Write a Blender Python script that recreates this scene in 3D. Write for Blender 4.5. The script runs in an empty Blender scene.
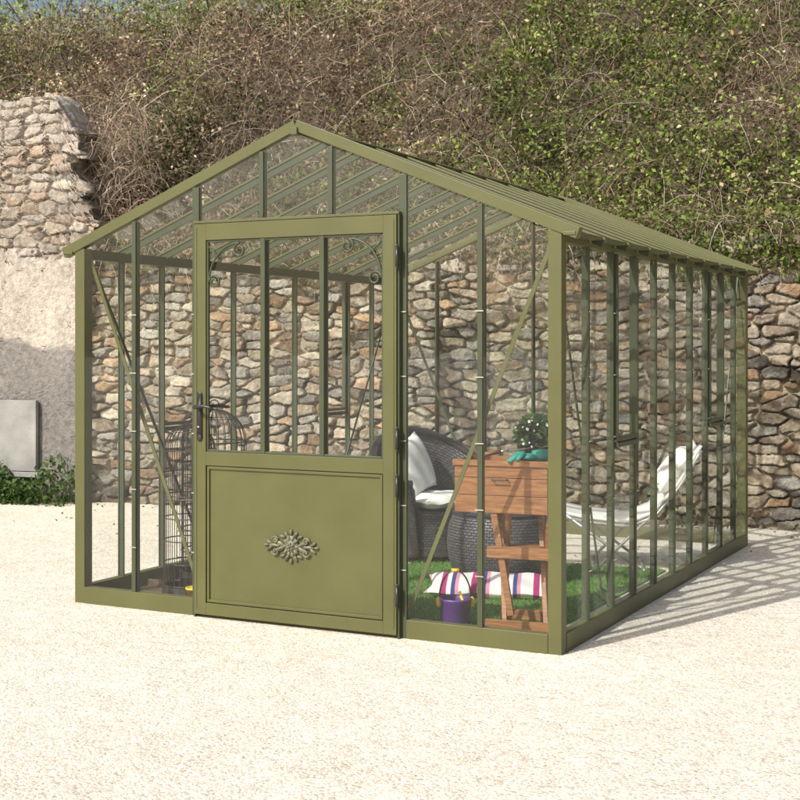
import bpy, math, random
import numpy as np
from mathutils import Vector, Matrix
random.seed(4); rng=np.random.default_rng(7)
scene=bpy.context.scene
COL=scene.collection
# ---------------------------------------------------------------- materials
def mat(name):
    m=bpy.data.materials.new(name); m.use_nodes=True
    nt=m.node_tree; b=nt.nodes['Principled BSDF']; return m,nt,b
def N(nt,t,**k):
    n=nt.nodes.new(t)
    for a,v in k.items():
        if hasattr(n,a): setattr(n,a,v)
    return n
def simple(name,c,rough=.5,metal=0.,var=.12,scale=12.,bump=.0,bscale=60.,spec=.5,c2=None):
    m,nt,b=mat(name)
    tc=N(nt,'ShaderNodeTexCoord'); no=N(nt,'ShaderNodeTexNoise'); no.inputs['Scale'].default_value=scale; no.inputs['Detail'].default_value=5
    nt.links.new(tc.outputs['Object'],no.inputs['Vector'])
    r=N(nt,'ShaderNodeValToRGB'); r.color_ramp.elements[0].position=.3; r.color_ramp.elements[1].position=.7
    c2=c2 or tuple(min(1,x*(1+var)) for x in c)
    c1=tuple(x*(1-var) for x in c) if c2 is not None else c
    r.color_ramp.elements[0].color=(*c1,1); r.color_ramp.elements[1].color=(*c2,1)
    nt.links.new(no.outputs['Fac'],r.inputs['Fac']); nt.links.new(r.outputs['Color'],b.inputs['Base Color'])
    b.inputs['Roughness'].default_value=rough; b.inputs['Metallic'].default_value=metal
    b.inputs['Specular IOR Level'].default_value=spec
    if bump>0:
        n2=N(nt,'ShaderNodeTexNoise'); n2.inputs['Scale'].default_value=bscale; n2.inputs['Detail'].default_value=4
        nt.links.new(tc.outputs['Object'],n2.inputs['Vector'])
        bp=N(nt,'ShaderNodeBump'); bp.inputs['Strength'].default_value=bump; bp.inputs['Distance'].default_value=.01
        nt.links.new(n2.outputs['Fac'],bp.inputs['Height']); nt.links.new(bp.outputs['Normal'],b.inputs['Normal'])
    return m
OLIVE=simple('olive_paint',(.093,.095,.034),rough=.42,var=.09,scale=3.5,bump=.05,bscale=90,spec=.4)
OLIVE_SHADED=simple('olive_paint_shaded',(.047,.057,.028),rough=.45,var=.1,scale=8)  # the frame's olive darkened, so shade on the bars is in the colour
ORN=simple('ornament_metal',(.135,.135,.085),rough=.45,var=.25,scale=30)
BLACK=simple('black_iron',(.02,.02,.018),rough=.4)
RUST=simple('dark_cage_wire',(.022,.018,.014),rough=.55,var=.4,scale=40)
CLIP=simple('clip_steel',(.55,.55,.5),rough=.3,metal=.8)
WIRE=simple('galvanised_wire',(.2,.2,.19),rough=.6,metal=.3)
WHITE=simple('white_fabric',(.74,.73,.69),rough=.9,var=.05,scale=6,bump=.4,bscale=14)
PURPLE=simple('purple_enamel',(.10,.04,.20),rough=.35)
YELLOW=simple('yellow_plastic',(.75,.48,.03),rough=.45)
TEAL=simple('teal_rubber',(.01,.22,.18),rough=.6)
TERRA=simple('dark_soil',(.05,.035,.025),rough=.95,bump=.6)
GREYPL=simple('grey_slab',(.25,.25,.235),rough=.85,var=.25,scale=4,bump=.3)
LOUNGE=simple('lounger_metal',(.45,.45,.43),rough=.35,metal=.6)

def wood(name,c1,c2):
    m,nt,b=mat(name)
    tc=N(nt,'ShaderNodeTexCoord'); mp=N(nt,'ShaderNodeMapping'); mp.inputs['Scale'].default_value=(3,30,30)
    nt.links.new(tc.outputs['Object'],mp.inputs['Vector'])
    no=N(nt,'ShaderNodeTexNoise'); no.inputs['Scale'].default_value=3; no.inputs['Detail'].default_value=6; no.inputs['Distortion'].default_value=.6
    nt.links.new(mp.outputs['Vector'],no.inputs['Vector'])
    r=N(nt,'ShaderNodeValToRGB'); r.color_ramp.elements[0].position=.3; r.color_ramp.elements[1].position=.7
    r.color_ramp.elements[0].color=(*c1,1); r.color_ramp.elements[1].color=(*c2,1)
    nt.links.new(no.outputs['Fac'],r.inputs['Fac']); nt.links.new(r.outputs['Color'],b.inputs['Base Color'])
    bp=N(nt,'ShaderNodeBump'); bp.inputs['Strength'].default_value=.3; bp.inputs['Distance'].default_value=.004
    nt.links.new(no.outputs['Fac'],bp.inputs['Height']); nt.links.new(bp.outputs['Normal'],b.inputs['Normal'])
    b.inputs['Roughness'].default_value=.55
    return m
WOOD=wood('orange_wood',(.16,.062,.02),(.33,.15,.055))
WOODD=wood('brown_board',(.07,.045,.025),(.15,.10,.06))

def wicker(name,c):
    m,nt,b=mat(name)
    uv=N(nt,'ShaderNodeUVMap')
    br=N(nt,'ShaderNodeTexBrick'); br.inputs['Scale'].default_value=1
    br.inputs['Color1'].default_value=(*c,1); br.inputs['Color2'].default_value=(*[x*1.7 for x in c],1); br.inputs['Mortar'].default_value=(.004,.004,.004,1)
    br.inputs['Brick Width'].default_value=.034; br.inputs['Row Height'].default_value=.018; br.inputs['Mortar Size'].default_value=.003; br.inputs['Mortar Smooth'].default_value=1
    nt.links.new(uv.outputs['UV'],br.inputs['Vector']); nt.links.new(br.outputs['Color'],b.inputs['Base Color'])
    bp=N(nt,'ShaderNodeBump'); bp.inputs['Strength'].default_value=1; bp.inputs['Distance'].default_value=.006; bp.invert=True
    nt.links.new(br.outputs['Fac'],bp.inputs['Height']); nt.links.new(bp.outputs['Normal'],b.inputs['Normal'])
    b.inputs['Roughness'].default_value=.5
    return m
WICK=wicker('dark_wicker',(.045,.043,.047))
WICKG=wicker('grey_wicker',(.055,.053,.057))

def glass(name,tint,dust,base=.04,pw=4.5,mul=.75):
    m=bpy.data.materials.new(name); m.use_nodes=True; nt=m.node_tree; nt.nodes.clear()
    o=N(nt,'ShaderNodeOutputMaterial'); t=N(nt,'ShaderNodeBsdfTransparent'); t.inputs[0].default_value=(*tint,1)
    g=N(nt,'ShaderNodeBsdfGlossy'); g.inputs['Roughness'].default_value=.015; g.inputs['Color'].default_value=(.95,.97,1,1)
    lw=N(nt,'ShaderNodeLayerWeight'); lw.inputs['Blend'].default_value=.5
    p=N(nt,'ShaderNodeMath',operation='POWER'); p.inputs[1].default_value=pw
    ma=N(nt,'ShaderNodeMath',operation='MULTIPLY_ADD'); ma.inputs[1].default_value=mul; ma.inputs[2].default_value=base
    nt.links.new(lw.outputs['Facing'],p.inputs[0]); nt.links.new(p.outputs[0],ma.inputs[0])
    mx=N(nt,'ShaderNodeMixShader'); nt.links.new(ma.outputs[0],mx.inputs[0]); nt.links.new(t.outputs[0],mx.inputs[1]); nt.links.new(g.outputs[0],mx.inputs[2])
    d=N(nt,'ShaderNodeBsdfDiffuse'); d.inputs[0].default_value=(.6,.6,.55,1)
    tc=N(nt,'ShaderNodeTexCoord'); no=N(nt,'ShaderNodeTexNoise'); no.inputs['Scale'].default_value=2.5; no.inputs['Detail'].default_value=6
    nt.links.new(tc.outputs['Object'],no.inputs['Vector'])
    mm=N(nt,'ShaderNodeMath',operation='MULTIPLY'); mm.inputs[1].default_value=dust; nt.links.new(no.outputs['Fac'],mm.inputs[0])
    m2=N(nt,'ShaderNodeMixShader'); nt.links.new(mm.outputs[0],m2.inputs[0]); nt.links.new(mx.outputs[0],m2.inputs[1]); nt.links.new(d.outputs[0],m2.inputs[2])
    nt.links.new(m2.outputs[0],o.inputs[0]); return m
GLASS=glass('clear_glass',(.955,.975,.96),.018,.04,5.5,.6)
GLASSR=glass('roof_glass',(.92,.95,.93),.14,.04,5.0,.6)

def attrmat(name,rough=.9,noise_scale=30,amt=.35,bump=.5,bscale=60,transl=0.):
    m,nt,b=mat(name)
    a=N(nt,'ShaderNodeAttribute'); a.attribute_name='Col'
    tc=N(nt,'ShaderNodeTexCoord'); no=N(nt,'ShaderNodeTexNoise'); no.inputs['Scale'].default_value=noise_scale; no.inputs['Detail'].default_value=6; no.inputs['Roughness'].default_value=.65
    nt.links.new(tc.outputs['Object'],no.inputs['Vector'])
    mr=N(nt,'ShaderNodeMapRange'); mr.inputs[1].default_value=.25; mr.inputs[2].default_value=.75; mr.inputs[3].default_value=1-amt; mr.inputs[4].default_value=1+amt
    nt.links.new(no.outputs['Fac'],mr.inputs[0])
    vm=N(nt,'ShaderNodeVectorMath',operation='SCALE'); nt.links.new(a.outputs['Color'],vm.inputs[0]); nt.links.new(mr.outputs[0],vm.inputs['Scale'])
    nt.links.new(vm.outputs[0],b.inputs['Base Color']); b.inputs['Roughness'].default_value=rough; b.inputs['Specular IOR Level'].default_value=.25
    if bump>0:
        n2=N(nt,'ShaderNodeTexNoise'); n2.inputs['Scale'].default_value=bscale; n2.inputs['Detail'].default_value=5
        nt.links.new(tc.outputs['Object'],n2.inputs['Vector'])
        bp=N(nt,'ShaderNodeBump'); bp.inputs['Strength'].default_value=bump; bp.inputs['Distance'].default_value=.015
        nt.links.new(n2.outputs['Fac'],bp.inputs['Height']); nt.links.new(bp.outputs['Normal'],b.inputs['Normal'])
    if transl>0:
        o=[n for n in nt.nodes if n.type=='OUTPUT_MATERIAL'][0]
        t=N(nt,'ShaderNodeBsdfTranslucent'); nt.links.new(vm.outputs[0],t.inputs[0])
        mx=N(nt,'ShaderNodeMixShader'); mx.inputs[0].default_value=transl
        nt.links.new(b.outputs[0],mx.inputs[1]); nt.links.new(t.outputs[0],mx.inputs[2]); nt.links.new(mx.outputs[0],o.inputs[0])
    return m
STONE=attrmat('rubble_stone',.92,22,.42,.9,50)
LEAF=attrmat('leaf',.6,8,.15,0,transl=.3)
TWIG=attrmat('twig',.85,20,.25,0)

# ---------------------------------------------------------------- mesh builder
class MB:
    def __init__(s): s.v=[]; s.f=[]; s.m=[]; s.mats=[]; s.uv={}
    def mi(s,m):
        if m not in s.mats: s.mats.append(m)
        return s.mats.index(m)
    def add(s,vs,fs,m,uvs=None):
        o=len(s.v); s.v+= [tuple(v) for v in vs]; i=s.mi(m)
        for k,f in enumerate(fs):
            if uvs: s.uv[len(s.f)]=[uvs[j] for j in f]
            s.f.append([j+o for j in f]); s.m.append(i)
    def box(s,c,sz,m,R=None):
        x,y,z=[a/2 for a in sz]; vs=[Vector((a*x,b*y,d*z)) for a in(-1,1) for b in(-1,1) for d in(-1,1)]
        if R is not None: vs=[R@v for v in vs]
        vs=[v+Vector(c) for v in vs]
        s.add(vs,[(0,1,3,2),(4,6,7,5),(0,4,5,1),(2,3,7,6),(0,2,6,4),(1,5,7,3)],m)
    def bb(s,a,b,m): # box from min/max
        s.box([(a[i]+b[i])/2 for i in range(3)],[abs(b[i]-a[i]) for i in range(3)],m)
    def beam(s,p0,p1,w,d,m,up=(0,0,1)):
        p0=Vector(p0);p1=Vector(p1);a=(p1-p0);L=a.length;a=a.normalized();side=a.cross(Vector(up)).normalized();u=side.cross(a).normalized()
        R=Matrix((side,a,u)).transposed()
        s.box((p0+p1)/2,(w,L,d),m,R)
    def tube(s,pts,r,m,n=6,closed=False,rs=None):
        pts=[Vector(p) for p in pts]; vs=[];fs=[];L=len(pts)
        ref=None
        for i,p in enumerate(pts):
            if closed: t=pts[(i+1)%L]-pts[i-1]
            else: t=pts[min(i+1,L-1)]-pts[max(i-1,0)]
            t.normalize()
            if ref is None:
                ref=t.orthogonal().normalized()
            ref=(ref-t*ref.dot(t))
            if ref.length<1e-5: ref=t.orthogonal()
            ref.normalize(); b=t.cross(ref)
            rr=rs[i] if rs else r
            for k in range(n):
                a=2*math.pi*k/n; vs.append(p+(ref*math.cos(a)+b*math.sin(a))*rr)
        for i in range(L if closed else L-1):
            j=(i+1)%L
            for k in range(n):
                fs.append((i*n+k,i*n+(k+1)%n,j*n+(k+1)%n,j*n+k))
        if not closed: fs.append(tuple(range(n))[::-1]); fs.append(tuple((L-1)*n+k for k in range(n)))
        s.add(vs,fs,m)
    def ell(s,c,r,m,R=None,nu=10,nv=7):
        vs=[];fs=[]
        for j in range(nv+1):
            th=math.pi*j/nv
            for i in range(nu):
                ph=2*math.pi*i/nu; v=Vector((r[0]*math.sin(th)*math.cos(ph),r[1]*math.sin(th)*math.sin(ph),r[2]*math.cos(th)))
                if R is not None: v=R@v
                vs.append(v+Vector(c))
        for j in range(nv):
            for i in range(nu): fs.append((j*nu+i,(j+1)*nu+i,(j+1)*nu+(i+1)%nu,j*nu+(i+1)%nu))
        s.add(vs,fs,m)
    def lathe(s,c,prof,m,n=32,cap=True):
        vs=[];fs=[];uv=[];L=0
        for j,(r,z) in enumerate(prof):
            if j: L+=math.hypot(r-prof[j-1][0],z-prof[j-1][1])
            for i in range(n+1):
                a=2*math.pi*i/n; vs.append((c[0]+r*math.cos(a),c[1]+r*math.sin(a),c[2]+z)); uv.append((i/n*2.1,L))
        for j in range(len(prof)-1):
            for i in range(n): fs.append((j*(n+1)+i,j*(n+1)+i+1,(j+1)*(n+1)+i+1,(j+1)*(n+1)+i))
        s.add(vs,fs,m,uv)
    def grid(s,fn,nu,nv,m,uvs=(1,1)):
        vs=[];uv=[]
        for j in range(nv+1):
            for i in range(nu+1):
                vs.append(fn(i/nu,j/nv)); uv.append((i/nu*uvs[0],j/nv*uvs[1]))
        fs=[(j*(nu+1)+i,j*(nu+1)+i+1,(j+1)*(nu+1)+i+1,(j+1)*(nu+1)+i) for j in range(nv) for i in range(nu)]
        s.add(vs,fs,m,uv)
    def pillow(s,w,h,t,M,m,n=14):
        def f(sign):
            def g(a,b):
                x=2*a-1;y=2*b-1
                k=max(0,(1-abs(x)**3.2))*max(0,(1-abs(y)**3.2))
                px=x*w/2*(1-.10*(1-y*y)*abs(x)**6); py=y*h/2*(1-.10*(1-x*x)*abs(y)**6)
                return M@Vector((px,py,sign*t/2*k**.5+ .006*math.sin(9*x+3*y)))
            return g
        s.grid(f(1),n,n,m); s.grid(lambda a,b:f(-1)(1-a,b),n,n,m)
    def obj(s,name,parent=None,smooth=False,bevel=0,solid=0,loc=None,rot=None):
        me=bpy.data.meshes.new(name); me.from_pydata(s.v,[],s.f); 
        for m in s.mats: me.materials.append(m)
        me.polygons.foreach_set('material_index',s.m)
        if s.uv:
            ul=me.uv_layers.new(name='UVMap')
            for fi,u in s.uv.items():
                p=me.polygons[fi]
                for k,li in enumerate(p.loop_indices): ul.data[li].uv=u[k]
        if smooth: me.polygons.foreach_set('use_smooth',[True]*len(me.polygons))
        me.update(); o=bpy.data.objects.new(name,me); COL.objects.link(o)
        if parent: o.parent=parent
        if loc: o.location=loc
        if rot: o.rotation_euler=rot
        if solid:
            q=o.modifiers.new('s','SOLIDIFY'); q.thickness=solid; q.offset=0
        if bevel:
            q=o.modifiers.new('b','BEVEL'); q.width=bevel; q.segments=2; q.limit_method='ANGLE'
        return o
def empty(name,loc=(0,0,0),rz=0):
    e=bpy.data.objects.new(name,None); e.location=loc; e.rotation_euler=(0,0,rz); COL.objects.link(e); return e
def npmesh(name,V,F,C,m,parent=None,smooth=False):
    V=np.asarray(V,dtype=np.float32);F=np.asarray(F,dtype=np.int32);k=F.shape[1]
    me=bpy.data.meshes.new(name); me.vertices.add(len(V)); me.vertices.foreach_set('co',V.ravel())
    me.loops.add(F.size); me.loops.foreach_set('vertex_index',F.ravel())
    me.polygons.add(len(F)); me.polygons.foreach_set('loop_start',np.arange(0,F.size,k,dtype=np.int32))
    try: me.polygons.foreach_set('loop_total',np.full(len(F),k,dtype=np.int32))
    except Exception: pass
    if smooth: me.polygons.foreach_set('use_smooth',np.ones(len(F),dtype=bool))
    me.update(calc_edges=True)
    if C is not None:
        a=me.color_attributes.new('Col','FLOAT_COLOR','POINT'); c=np.ones((len(V),4),dtype=np.float32); c[:,:3]=np.clip(C,0,1); a.data.foreach_set('color',c.ravel())
    me.materials.append(m); o=bpy.data.objects.new(name,me); COL.objects.link(o)
    if parent: o.parent=parent
    return o
# ---------------------------------------------------------------- noise
def hsh(ix,iy,seed=0):
    n=(np.asarray(ix).astype(np.int64)*374761393+np.asarray(iy).astype(np.int64)*668265263+seed*1442695)&0xffffffff
    n=((n^(n>>13))*1274126177)&0xffffffff; n=((n^(n>>15))*2246822519)&0xffffffff; n=n^(n>>16)
    return (n&0xffffff)/float(0xffffff)
def vn(x,y,seed=0):
    x=np.asarray(x,float);y=np.asarray(y,float);ix=np.floor(x);iy=np.floor(y);fx=x-ix;fy=y-iy
    fx=fx*fx*(3-2*fx);fy=fy*fy*(3-2*fy)
    a=hsh(ix,iy,seed);b=hsh(ix+1,iy,seed);c=hsh(ix,iy+1,seed);d=hsh(ix+1,iy+1,seed)
    return (a*(1-fx)+b*fx)*(1-fy)+(c*(1-fx)+d*fx)*fy
def fbm(x,y,seed=0,o=4):
    r=0;a=.5;t=0
    for i in range(o): r=r+a*vn(np.asarray(x)*2**i,np.asarray(y)*2**i,seed+i);t+=a;a*=.5
    return r/t
def ss(a,b,x):
    t=np.clip((x-a)/(b-a),0,1); return t*t*(3-2*t)
# ---------------------------------------------------------------- frames
A=np.array([-3.95,13.3]); W=np.array([.951,-.309]); NB=np.array([.309,.951])  # wall frame
def wp(s,q,z):
    s=np.asarray(s,float);q=np.asarray(q,float);z=np.asarray(z,float)
    return np.stack([A[0]+W[0]*s+NB[0]*q,A[1]+W[1]*s+NB[1]*q,z+0*s],-1)
L0=Vector((-1.896,7.886,0)); GA=-math.radians(26.87)
def gl(s,t,z=0): # greenhouse local -> world
    return Vector((L0.x+.892*s+.452*t, L0.y-.452*s+.892*t, z))
# ---------------------------------------------------------------- stone walls
PAL=np.array([(.30,.245,.17),(.22,.20,.175),(.26,.175,.11),(.37,.32,.25),(.14,.125,.105),(.33,.26,.185),(.26,.205,.145),(.28,.26,.225),(.20,.165,.125),(.33,.28,.21),(.30,.19,.105)])
lum=PAL.mean(1,keepdims=True)*np.array([[1.05,1.0,.91]]); PAL=PAL*.82+lum*.18
def rubble(name,s0,s1,hfn,endfn=None,plaster=None,q0=0,res=.0095,seed=1,thick=.45,pale=0.,flat=1.,cs=(.20,.082)):
    hm=float(np.max(hfn(np.linspace(s0,s1,200))))
    nu=int((s1-s0)/res); nv=int(hm/res)
    a,b=np.meshgrid(np.linspace(0,1,nu),np.linspace(0,1,nv))
    z0=b*hm
    U=s0+a*(( (endfn(z0) if endfn is not None else s1) )-s0)
    Z=b*hfn(U)-.02
    uu=U+.05*(fbm(U*3,Z*3,seed+50)-.5)+.022*(vn(U*11,Z*11,seed+51)-.5); zz=Z+.10*(fbm(U*1.6,Z*2.0,seed+60)-.5)+.016*(vn(U*12,Z*12,seed+61)-.5)+.008*(vn(U*34,Z*34,seed+62)-.5)
    cx=uu/cs[0]; cy=zz/cs[1]; iy=np.floor(cy)
    F1=np.full(U.shape,9.);F2=np.full(U.shape,9.);I1=np.zeros(U.shape);J1=np.zeros(U.shape);PX=np.zeros(U.shape);PY=np.zeros(U.shape)
    for dj in(-1,0,1):
        jj=iy+dj; sh=hsh(jj,jj*0+3,seed)*1.0; ix=np.floor(cx+sh)
        for di in(-2,-1,0,1,2):
            ii=ix+di; px=ii+.5+(hsh(ii,jj,seed+1)-.5)*.98-sh; py=jj+.5+(hsh(ii,jj,seed+2)-.5)*.55
            rot=(hsh(ii,jj,seed+14)-.5)*.5
            dx0=cx-px; dy0=cy-py+rot*dx0; dx=np.abs(dx0);dy=np.abs(dy0)
            d=(dx**3.6+dy**3.6)**(1/3.6)-.40*(hsh(ii,jj,seed+3)-.5)
            new=d<F1
            F2=np.where(new,F1,np.minimum(F2,d)); I1=np.where(new,ii,I1);J1=np.where(new,jj,J1);PX=np.where(new,px,PX);PY=np.where(new,py,PY);F1=np.where(new,d,F1)
    e=F2-F1; gap=.03+.10*hsh(I1,J1,seed+4)
    mask=ss(gap,gap+.07,e)
    h1=hsh(I1,J1,seed+5);h2=hsh(I1,J1,seed+6);h3=hsh(I1,J1,seed+7)
    dep=mask*(.018+.045*h1+(cx-PX)*(h2-.5)*.05+(cy-PY)*(h3-.5)*.05)*flat+.016*fbm(U*25,Z*30,seed+8)*mask+.010*fbm(U*40,Z*40,seed+9)
    ci=(hsh(I1,J1,seed+10)*len(PAL)).astype(int)%len(PAL)
    C=PAL[ci]*(.72+.55*h2)[...,None]
    st=fbm(U*6+I1,Z*20+J1,seed+11)[...,None]; C=C*(.50+1.0*st)
    lich=ss(.58,.72,fbm(U*14,Z*14,seed+15))[...,None]; C=C*(1-.5*lich)+np.array([.42,.39,.32])*.5*lich
    dark=fbm(U*1.3,Z*1.3,seed+12); d2=fbm(U*7,Z*7,seed+16)
    mort=np.array([.34,.29,.215])*(.22+1.0*ss(.36,.62,dark*.5+d2*.5))[...,None]
    if pale>0:
        C=C*(1-.35*pale)+np.array([.38,.33,.28])*.35*pale; mort=np.array([.42,.37,.31])*(.75+.35*d2)[...,None]
        sm=ss(.45,.62,fbm(U*2.2,Z*3.0,seed+17))[...,None]*pale*.6; C=C*(1-sm)+np.array([.40,.355,.295])*sm*(.8+.4*d2)[...,None]
    C=mort*(1-mask[...,None])+C*mask[...,None]
    C*= (.70+.60*fbm(U*.6,Z*.8,seed+13))[...,None]
    if plaster is not None:
        pm=plaster(U,Z)
        pc=np.array([.41,.37,.315])*(.70+.5*fbm(U*1.5,Z*2,seed+20))[...,None]*(.84+.32*fbm(U*9,Z*7,seed+24))[...,None]
        zb_=1.52+.25*(fbm(U*1.2,U*0,seed+25)-.5)+.10*(fbm(U*5,Z*5,seed+26)-.5)
        damp=ss(zb_+.03,zb_-.05,Z)
        pc=pc*(1-damp[...,None]*np.array([.50,.48,.44]))
        C=C*(1-pm[...,None])+pc*pm[...,None]
        dep=dep*(1-pm)+pm*(.050+.016*fbm(U*2,Z*2,seed+22)+.006*fbm(U*18,Z*18,seed+23)+.008*(1-damp))
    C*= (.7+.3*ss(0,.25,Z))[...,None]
    V=wp(U.ravel(),(q0-dep).ravel(),Z.ravel())
    idx=np.arange(nu*nv).reshape(nv,nu)
    F=np.stack([idx[:-1,:-1],idx[:-1,1:],idx[1:,1:],idx[1:,:-1]],-1).reshape(-1,4)
    Cc=C.reshape(-1,3)
    top=idx[-1]; nb=14; vl=[V];cl=[Cc];fl=[F];off=nu*nv;prev=top
    for k in range(1,nb+1):
        P=V[top].copy(); d=thick*k/nb; P[:,0]+=NB[0]*d;P[:,1]+=NB[1]*d; P[:,2]+=.05*(vn(np.arange(nu)*.07,np.arange(nu)*0+k*.6,seed+30)-.5)
        vl.append(P);cl.append(Cc[top]*(.7+.6*vn(np.arange(nu)*.1,np.arange(nu)*0+k*.9,seed+31))[:,None]); cur=np.arange(off,off+nu); off+=nu
        fl.append(np.stack([prev[:-1],prev[1:],cur[1:],cur[:-1]],-1)); prev=cur
    rt=idx[:,-1]; prev=rt; zr=V[rt][:,2]
    for k in range(1,nb+1):
        P=V[rt].copy(); d=thick*k/nb; P[:,0]+=NB[0]*d;P[:,1]+=NB[1]*d
        cell=np.floor(zr/.09); j=.10*(hsh(cell,cell*0+k//4,seed+33)-.5)+.03*(vn(zr*30,zr*0+k,seed+35)-.5); P[:,0]+=W[0]*j;P[:,1]+=W[1]*j
        cc=PAL[(hsh(cell,cell*0+k//4,seed+36)*len(PAL)).astype(int)%len(PAL)]*(.6+.6*vn(zr*40,zr*0+k*.8,seed+34))[:,None]*np.where((zr/.09-cell)<.13,.45,1)[:,None]
        vl.append(P);cl.append(cc); cur=np.arange(off,off+nv); off+=nv
        fl.append(np.stack([prev[1:],prev[:-1],cur[:-1],cur[1:]],-1)); prev=cur
    return npmesh(name,np.concatenate(vl),np.concatenate(fl),np.concatenate(cl),STONE,smooth=True)
hl=lambda u: 2.38+.10*(fbm(np.asarray(u)*1.6,np.asarray(u)*0,77)-.5)+.04*np.round(2*vn(np.asarray(u)*5,np.asarray(u)*0,78))
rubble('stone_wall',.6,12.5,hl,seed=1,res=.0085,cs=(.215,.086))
ht=lambda u: 3.88+.03*np.round(3*vn(np.asarray(u)*4,np.asarray(u)*0,88))-.5*ss(.65,1.05,np.asarray(u))
def te(z):
    return .88+.18*ss(3.7,3.1,z)-.12*ss(2.9,2.2,z)+.15*np.round(3*vn(z*9,z*0,91))/3
def plm(U,Z):
    edge=2.15+.5*(fbm(U*1.4,Z*1.2,95)-.5)+.25*ss(-.5,.8,U)
    return ss(edge+.06,edge-.06,Z+.45*(fbm(U*5,Z*5,96)-.5))
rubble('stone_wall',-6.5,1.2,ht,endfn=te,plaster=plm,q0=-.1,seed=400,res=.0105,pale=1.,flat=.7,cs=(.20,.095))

mb=MB(); mb.box((0,0,0),(.80,.05,.68),GREYPL); mb.box((0,.0,-.37),(.86,.09,.05),GREYPL)
p=wp(.17,-.20,.63); mb.obj('grey_wall_hatch',bevel=.006,loc=tuple(float(x) for x in p),rot=(0,0,-math.atan2(.309,.951)))

# ---------------------------------------------------------------- hill
def crest(s): return 5.18+2.8*ss(2.4,5.6,s)
def hz(s,q):
    s=np.asarray(s,float);q=np.asarray(q,float)
    b=2.15+np.clip(q-.15,0,99)*1.02
    c=crest(s); base=np.where(b<c-.3,b,c-.3*np.exp(-(b-c+.3)/.3))
    return base+(.45*(fbm(s*.8,q*.8,5)-.5)+.6*(fbm(s*1.7,q*2.0,6,3)-.5))*ss(.2,1.0,q)
ss_,qq_=np.meshgrid(np.linspace(-14,22,240),np.concatenate([np.linspace(.1,7,90),np.linspace(7.5,60,20)]))
Vh=wp(ss_.ravel(),qq_.ravel(),hz(ss_,qq_).ravel()); nn=ss_.shape; idx=np.arange(nn[0]*nn[1]).reshape(nn)
F=np.stack([idx[:-1,:-1],idx[:-1,1:],idx[1:,1:],idx[1:,:-1]],-1).reshape(-1,4)
Ch=np.array([.075,.058,.038])*(.6+.8*fbm(ss_*2,qq_*2,9).ravel())[:,None]
npmesh('hillside',Vh,F,Ch,attrmat('earth',.95,12,.4,.8,20),smooth=True)

# ---------------------------------------------------------------- foliage
def rand_dirs(n,zb=0):
    d=rng.normal(size=(n,3)); d[:,2]+=zb; d/=np.linalg.norm(d,axis=1)[:,None]+1e-9; return d
def leaves(name,P,size,C,parent,zb=.6,ratio=.6,jit=.18):
    n=len(P); nrm=rand_dirs(n,zb); nrm[:,1]-=.35; nrm/=np.linalg.norm(nrm,axis=1)[:,None]
    a=rand_dirs(n); a-=nrm*(a*nrm).sum(1)[:,None]; a/=np.linalg.norm(a,axis=1)[:,None]+1e-9; b=np.cross(nrm,a)
    sz=(size*(.6+.8*rng.random(n)))[:,None]
    V=np.stack([P-a*sz*.5,P+b*sz*ratio*.5+a*sz*.02,P+a*sz*.5-nrm*sz*.12,P-b*sz*ratio*.5+a*sz*.02+nrm*sz*.1],1).reshape(-1,3)
    F=np.arange(4*n).reshape(n,4); Cc=C*(1+jit*rng.normal(size=(n,1))); Cc=np.repeat(np.clip(Cc,.005,1),4,axis=0)
    return npmesh(name,V,F,Cc,LEAF,parent)
def twigs(name,P,L,C,parent,w=.005,seg=5,up=1.0,droop=.5,fwd=0.,jit=.22):
    n=len(P); d=rand_dirs(n,up); d[:,1]-=fwd; pts=[P];dd=d.copy(); st=(L*(.5+rng.random(n)))[:,None]/seg
    for k in range(seg):
        dd=dd+np.array([0,0,-droop/seg*1.6])*(k/seg+.3)+jit*rng.normal(size=(n,3)); dd/=np.linalg.norm(dd,axis=1)[:,None]; pts.append(pts[-1]+dd*st)
    side=rand_dirs(n); ws=(w*(.6+.9*rng.random(n)))[:,None]
    V=[]
    for k,p in enumerate(pts):
        f=1-.75*k/seg; V+= [p-side*ws*f*.5,p+side*ws*f*.5]
    V=np.stack(V,1); m=V.shape[1]; base=(np.arange(n)*m)[:,None]
    F=np.concatenate([base+np.array([2*k,2*k+1,2*k+3,2*k+2]) for k in range(seg)],0)
    Cc=np.repeat(C*(.6+.8*rng.random((n,1))),m,axis=0)
    return npmesh(name,V.reshape(-1,3),F,Cc,TWIG,parent)
bank=empty('bramble_bank')
bp_=np.array([(.24,.18,.11),(.31,.245,.155),(.19,.14,.085),(.26,.155,.09),(.20,.19,.09),(.37,.31,.21)])
def gcolor(n): return np.array([.125,.185,.035])*(1-rng.random((n,1))*.5)+np.array([.085,.085,.018])*rng.random((n,1))
def green(s,q):
    g=fbm(s*1.0,q*1.4,41,4)
    g=g+.22*ss(3.8,5.4,s+.9*(vn(s*1.2,q*2,43)-.5))*ss(3.5,2.4,q)-.12*ss(2.8,4.0,q)*ss(2,4,s)-.03*ss(4,1,s)
    g=g+.20*ss(1.0,.2,q)*ss(4.5,6.5,s)+.10*ss(2.2,3.0,q)*ss(2.5,1.,s)
    return g
nc=8400
cs_=rng.uniform(-6,13.5,nc); cq=rng.uniform(-.05,5.8,nc); k=((cs_>3)|(cq<4.3))&(rng.random(nc)<np.where((cs_<-3.5)|(cs_>11),.5,1)); cs_=cs_[k];cq=cq[k];nc=len(cs_)
ch=(.05+.44*rng.random(nc)**1.5); cg=green(cs_,cq)+.20*(rng.random(nc)-.5)>.545
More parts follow.
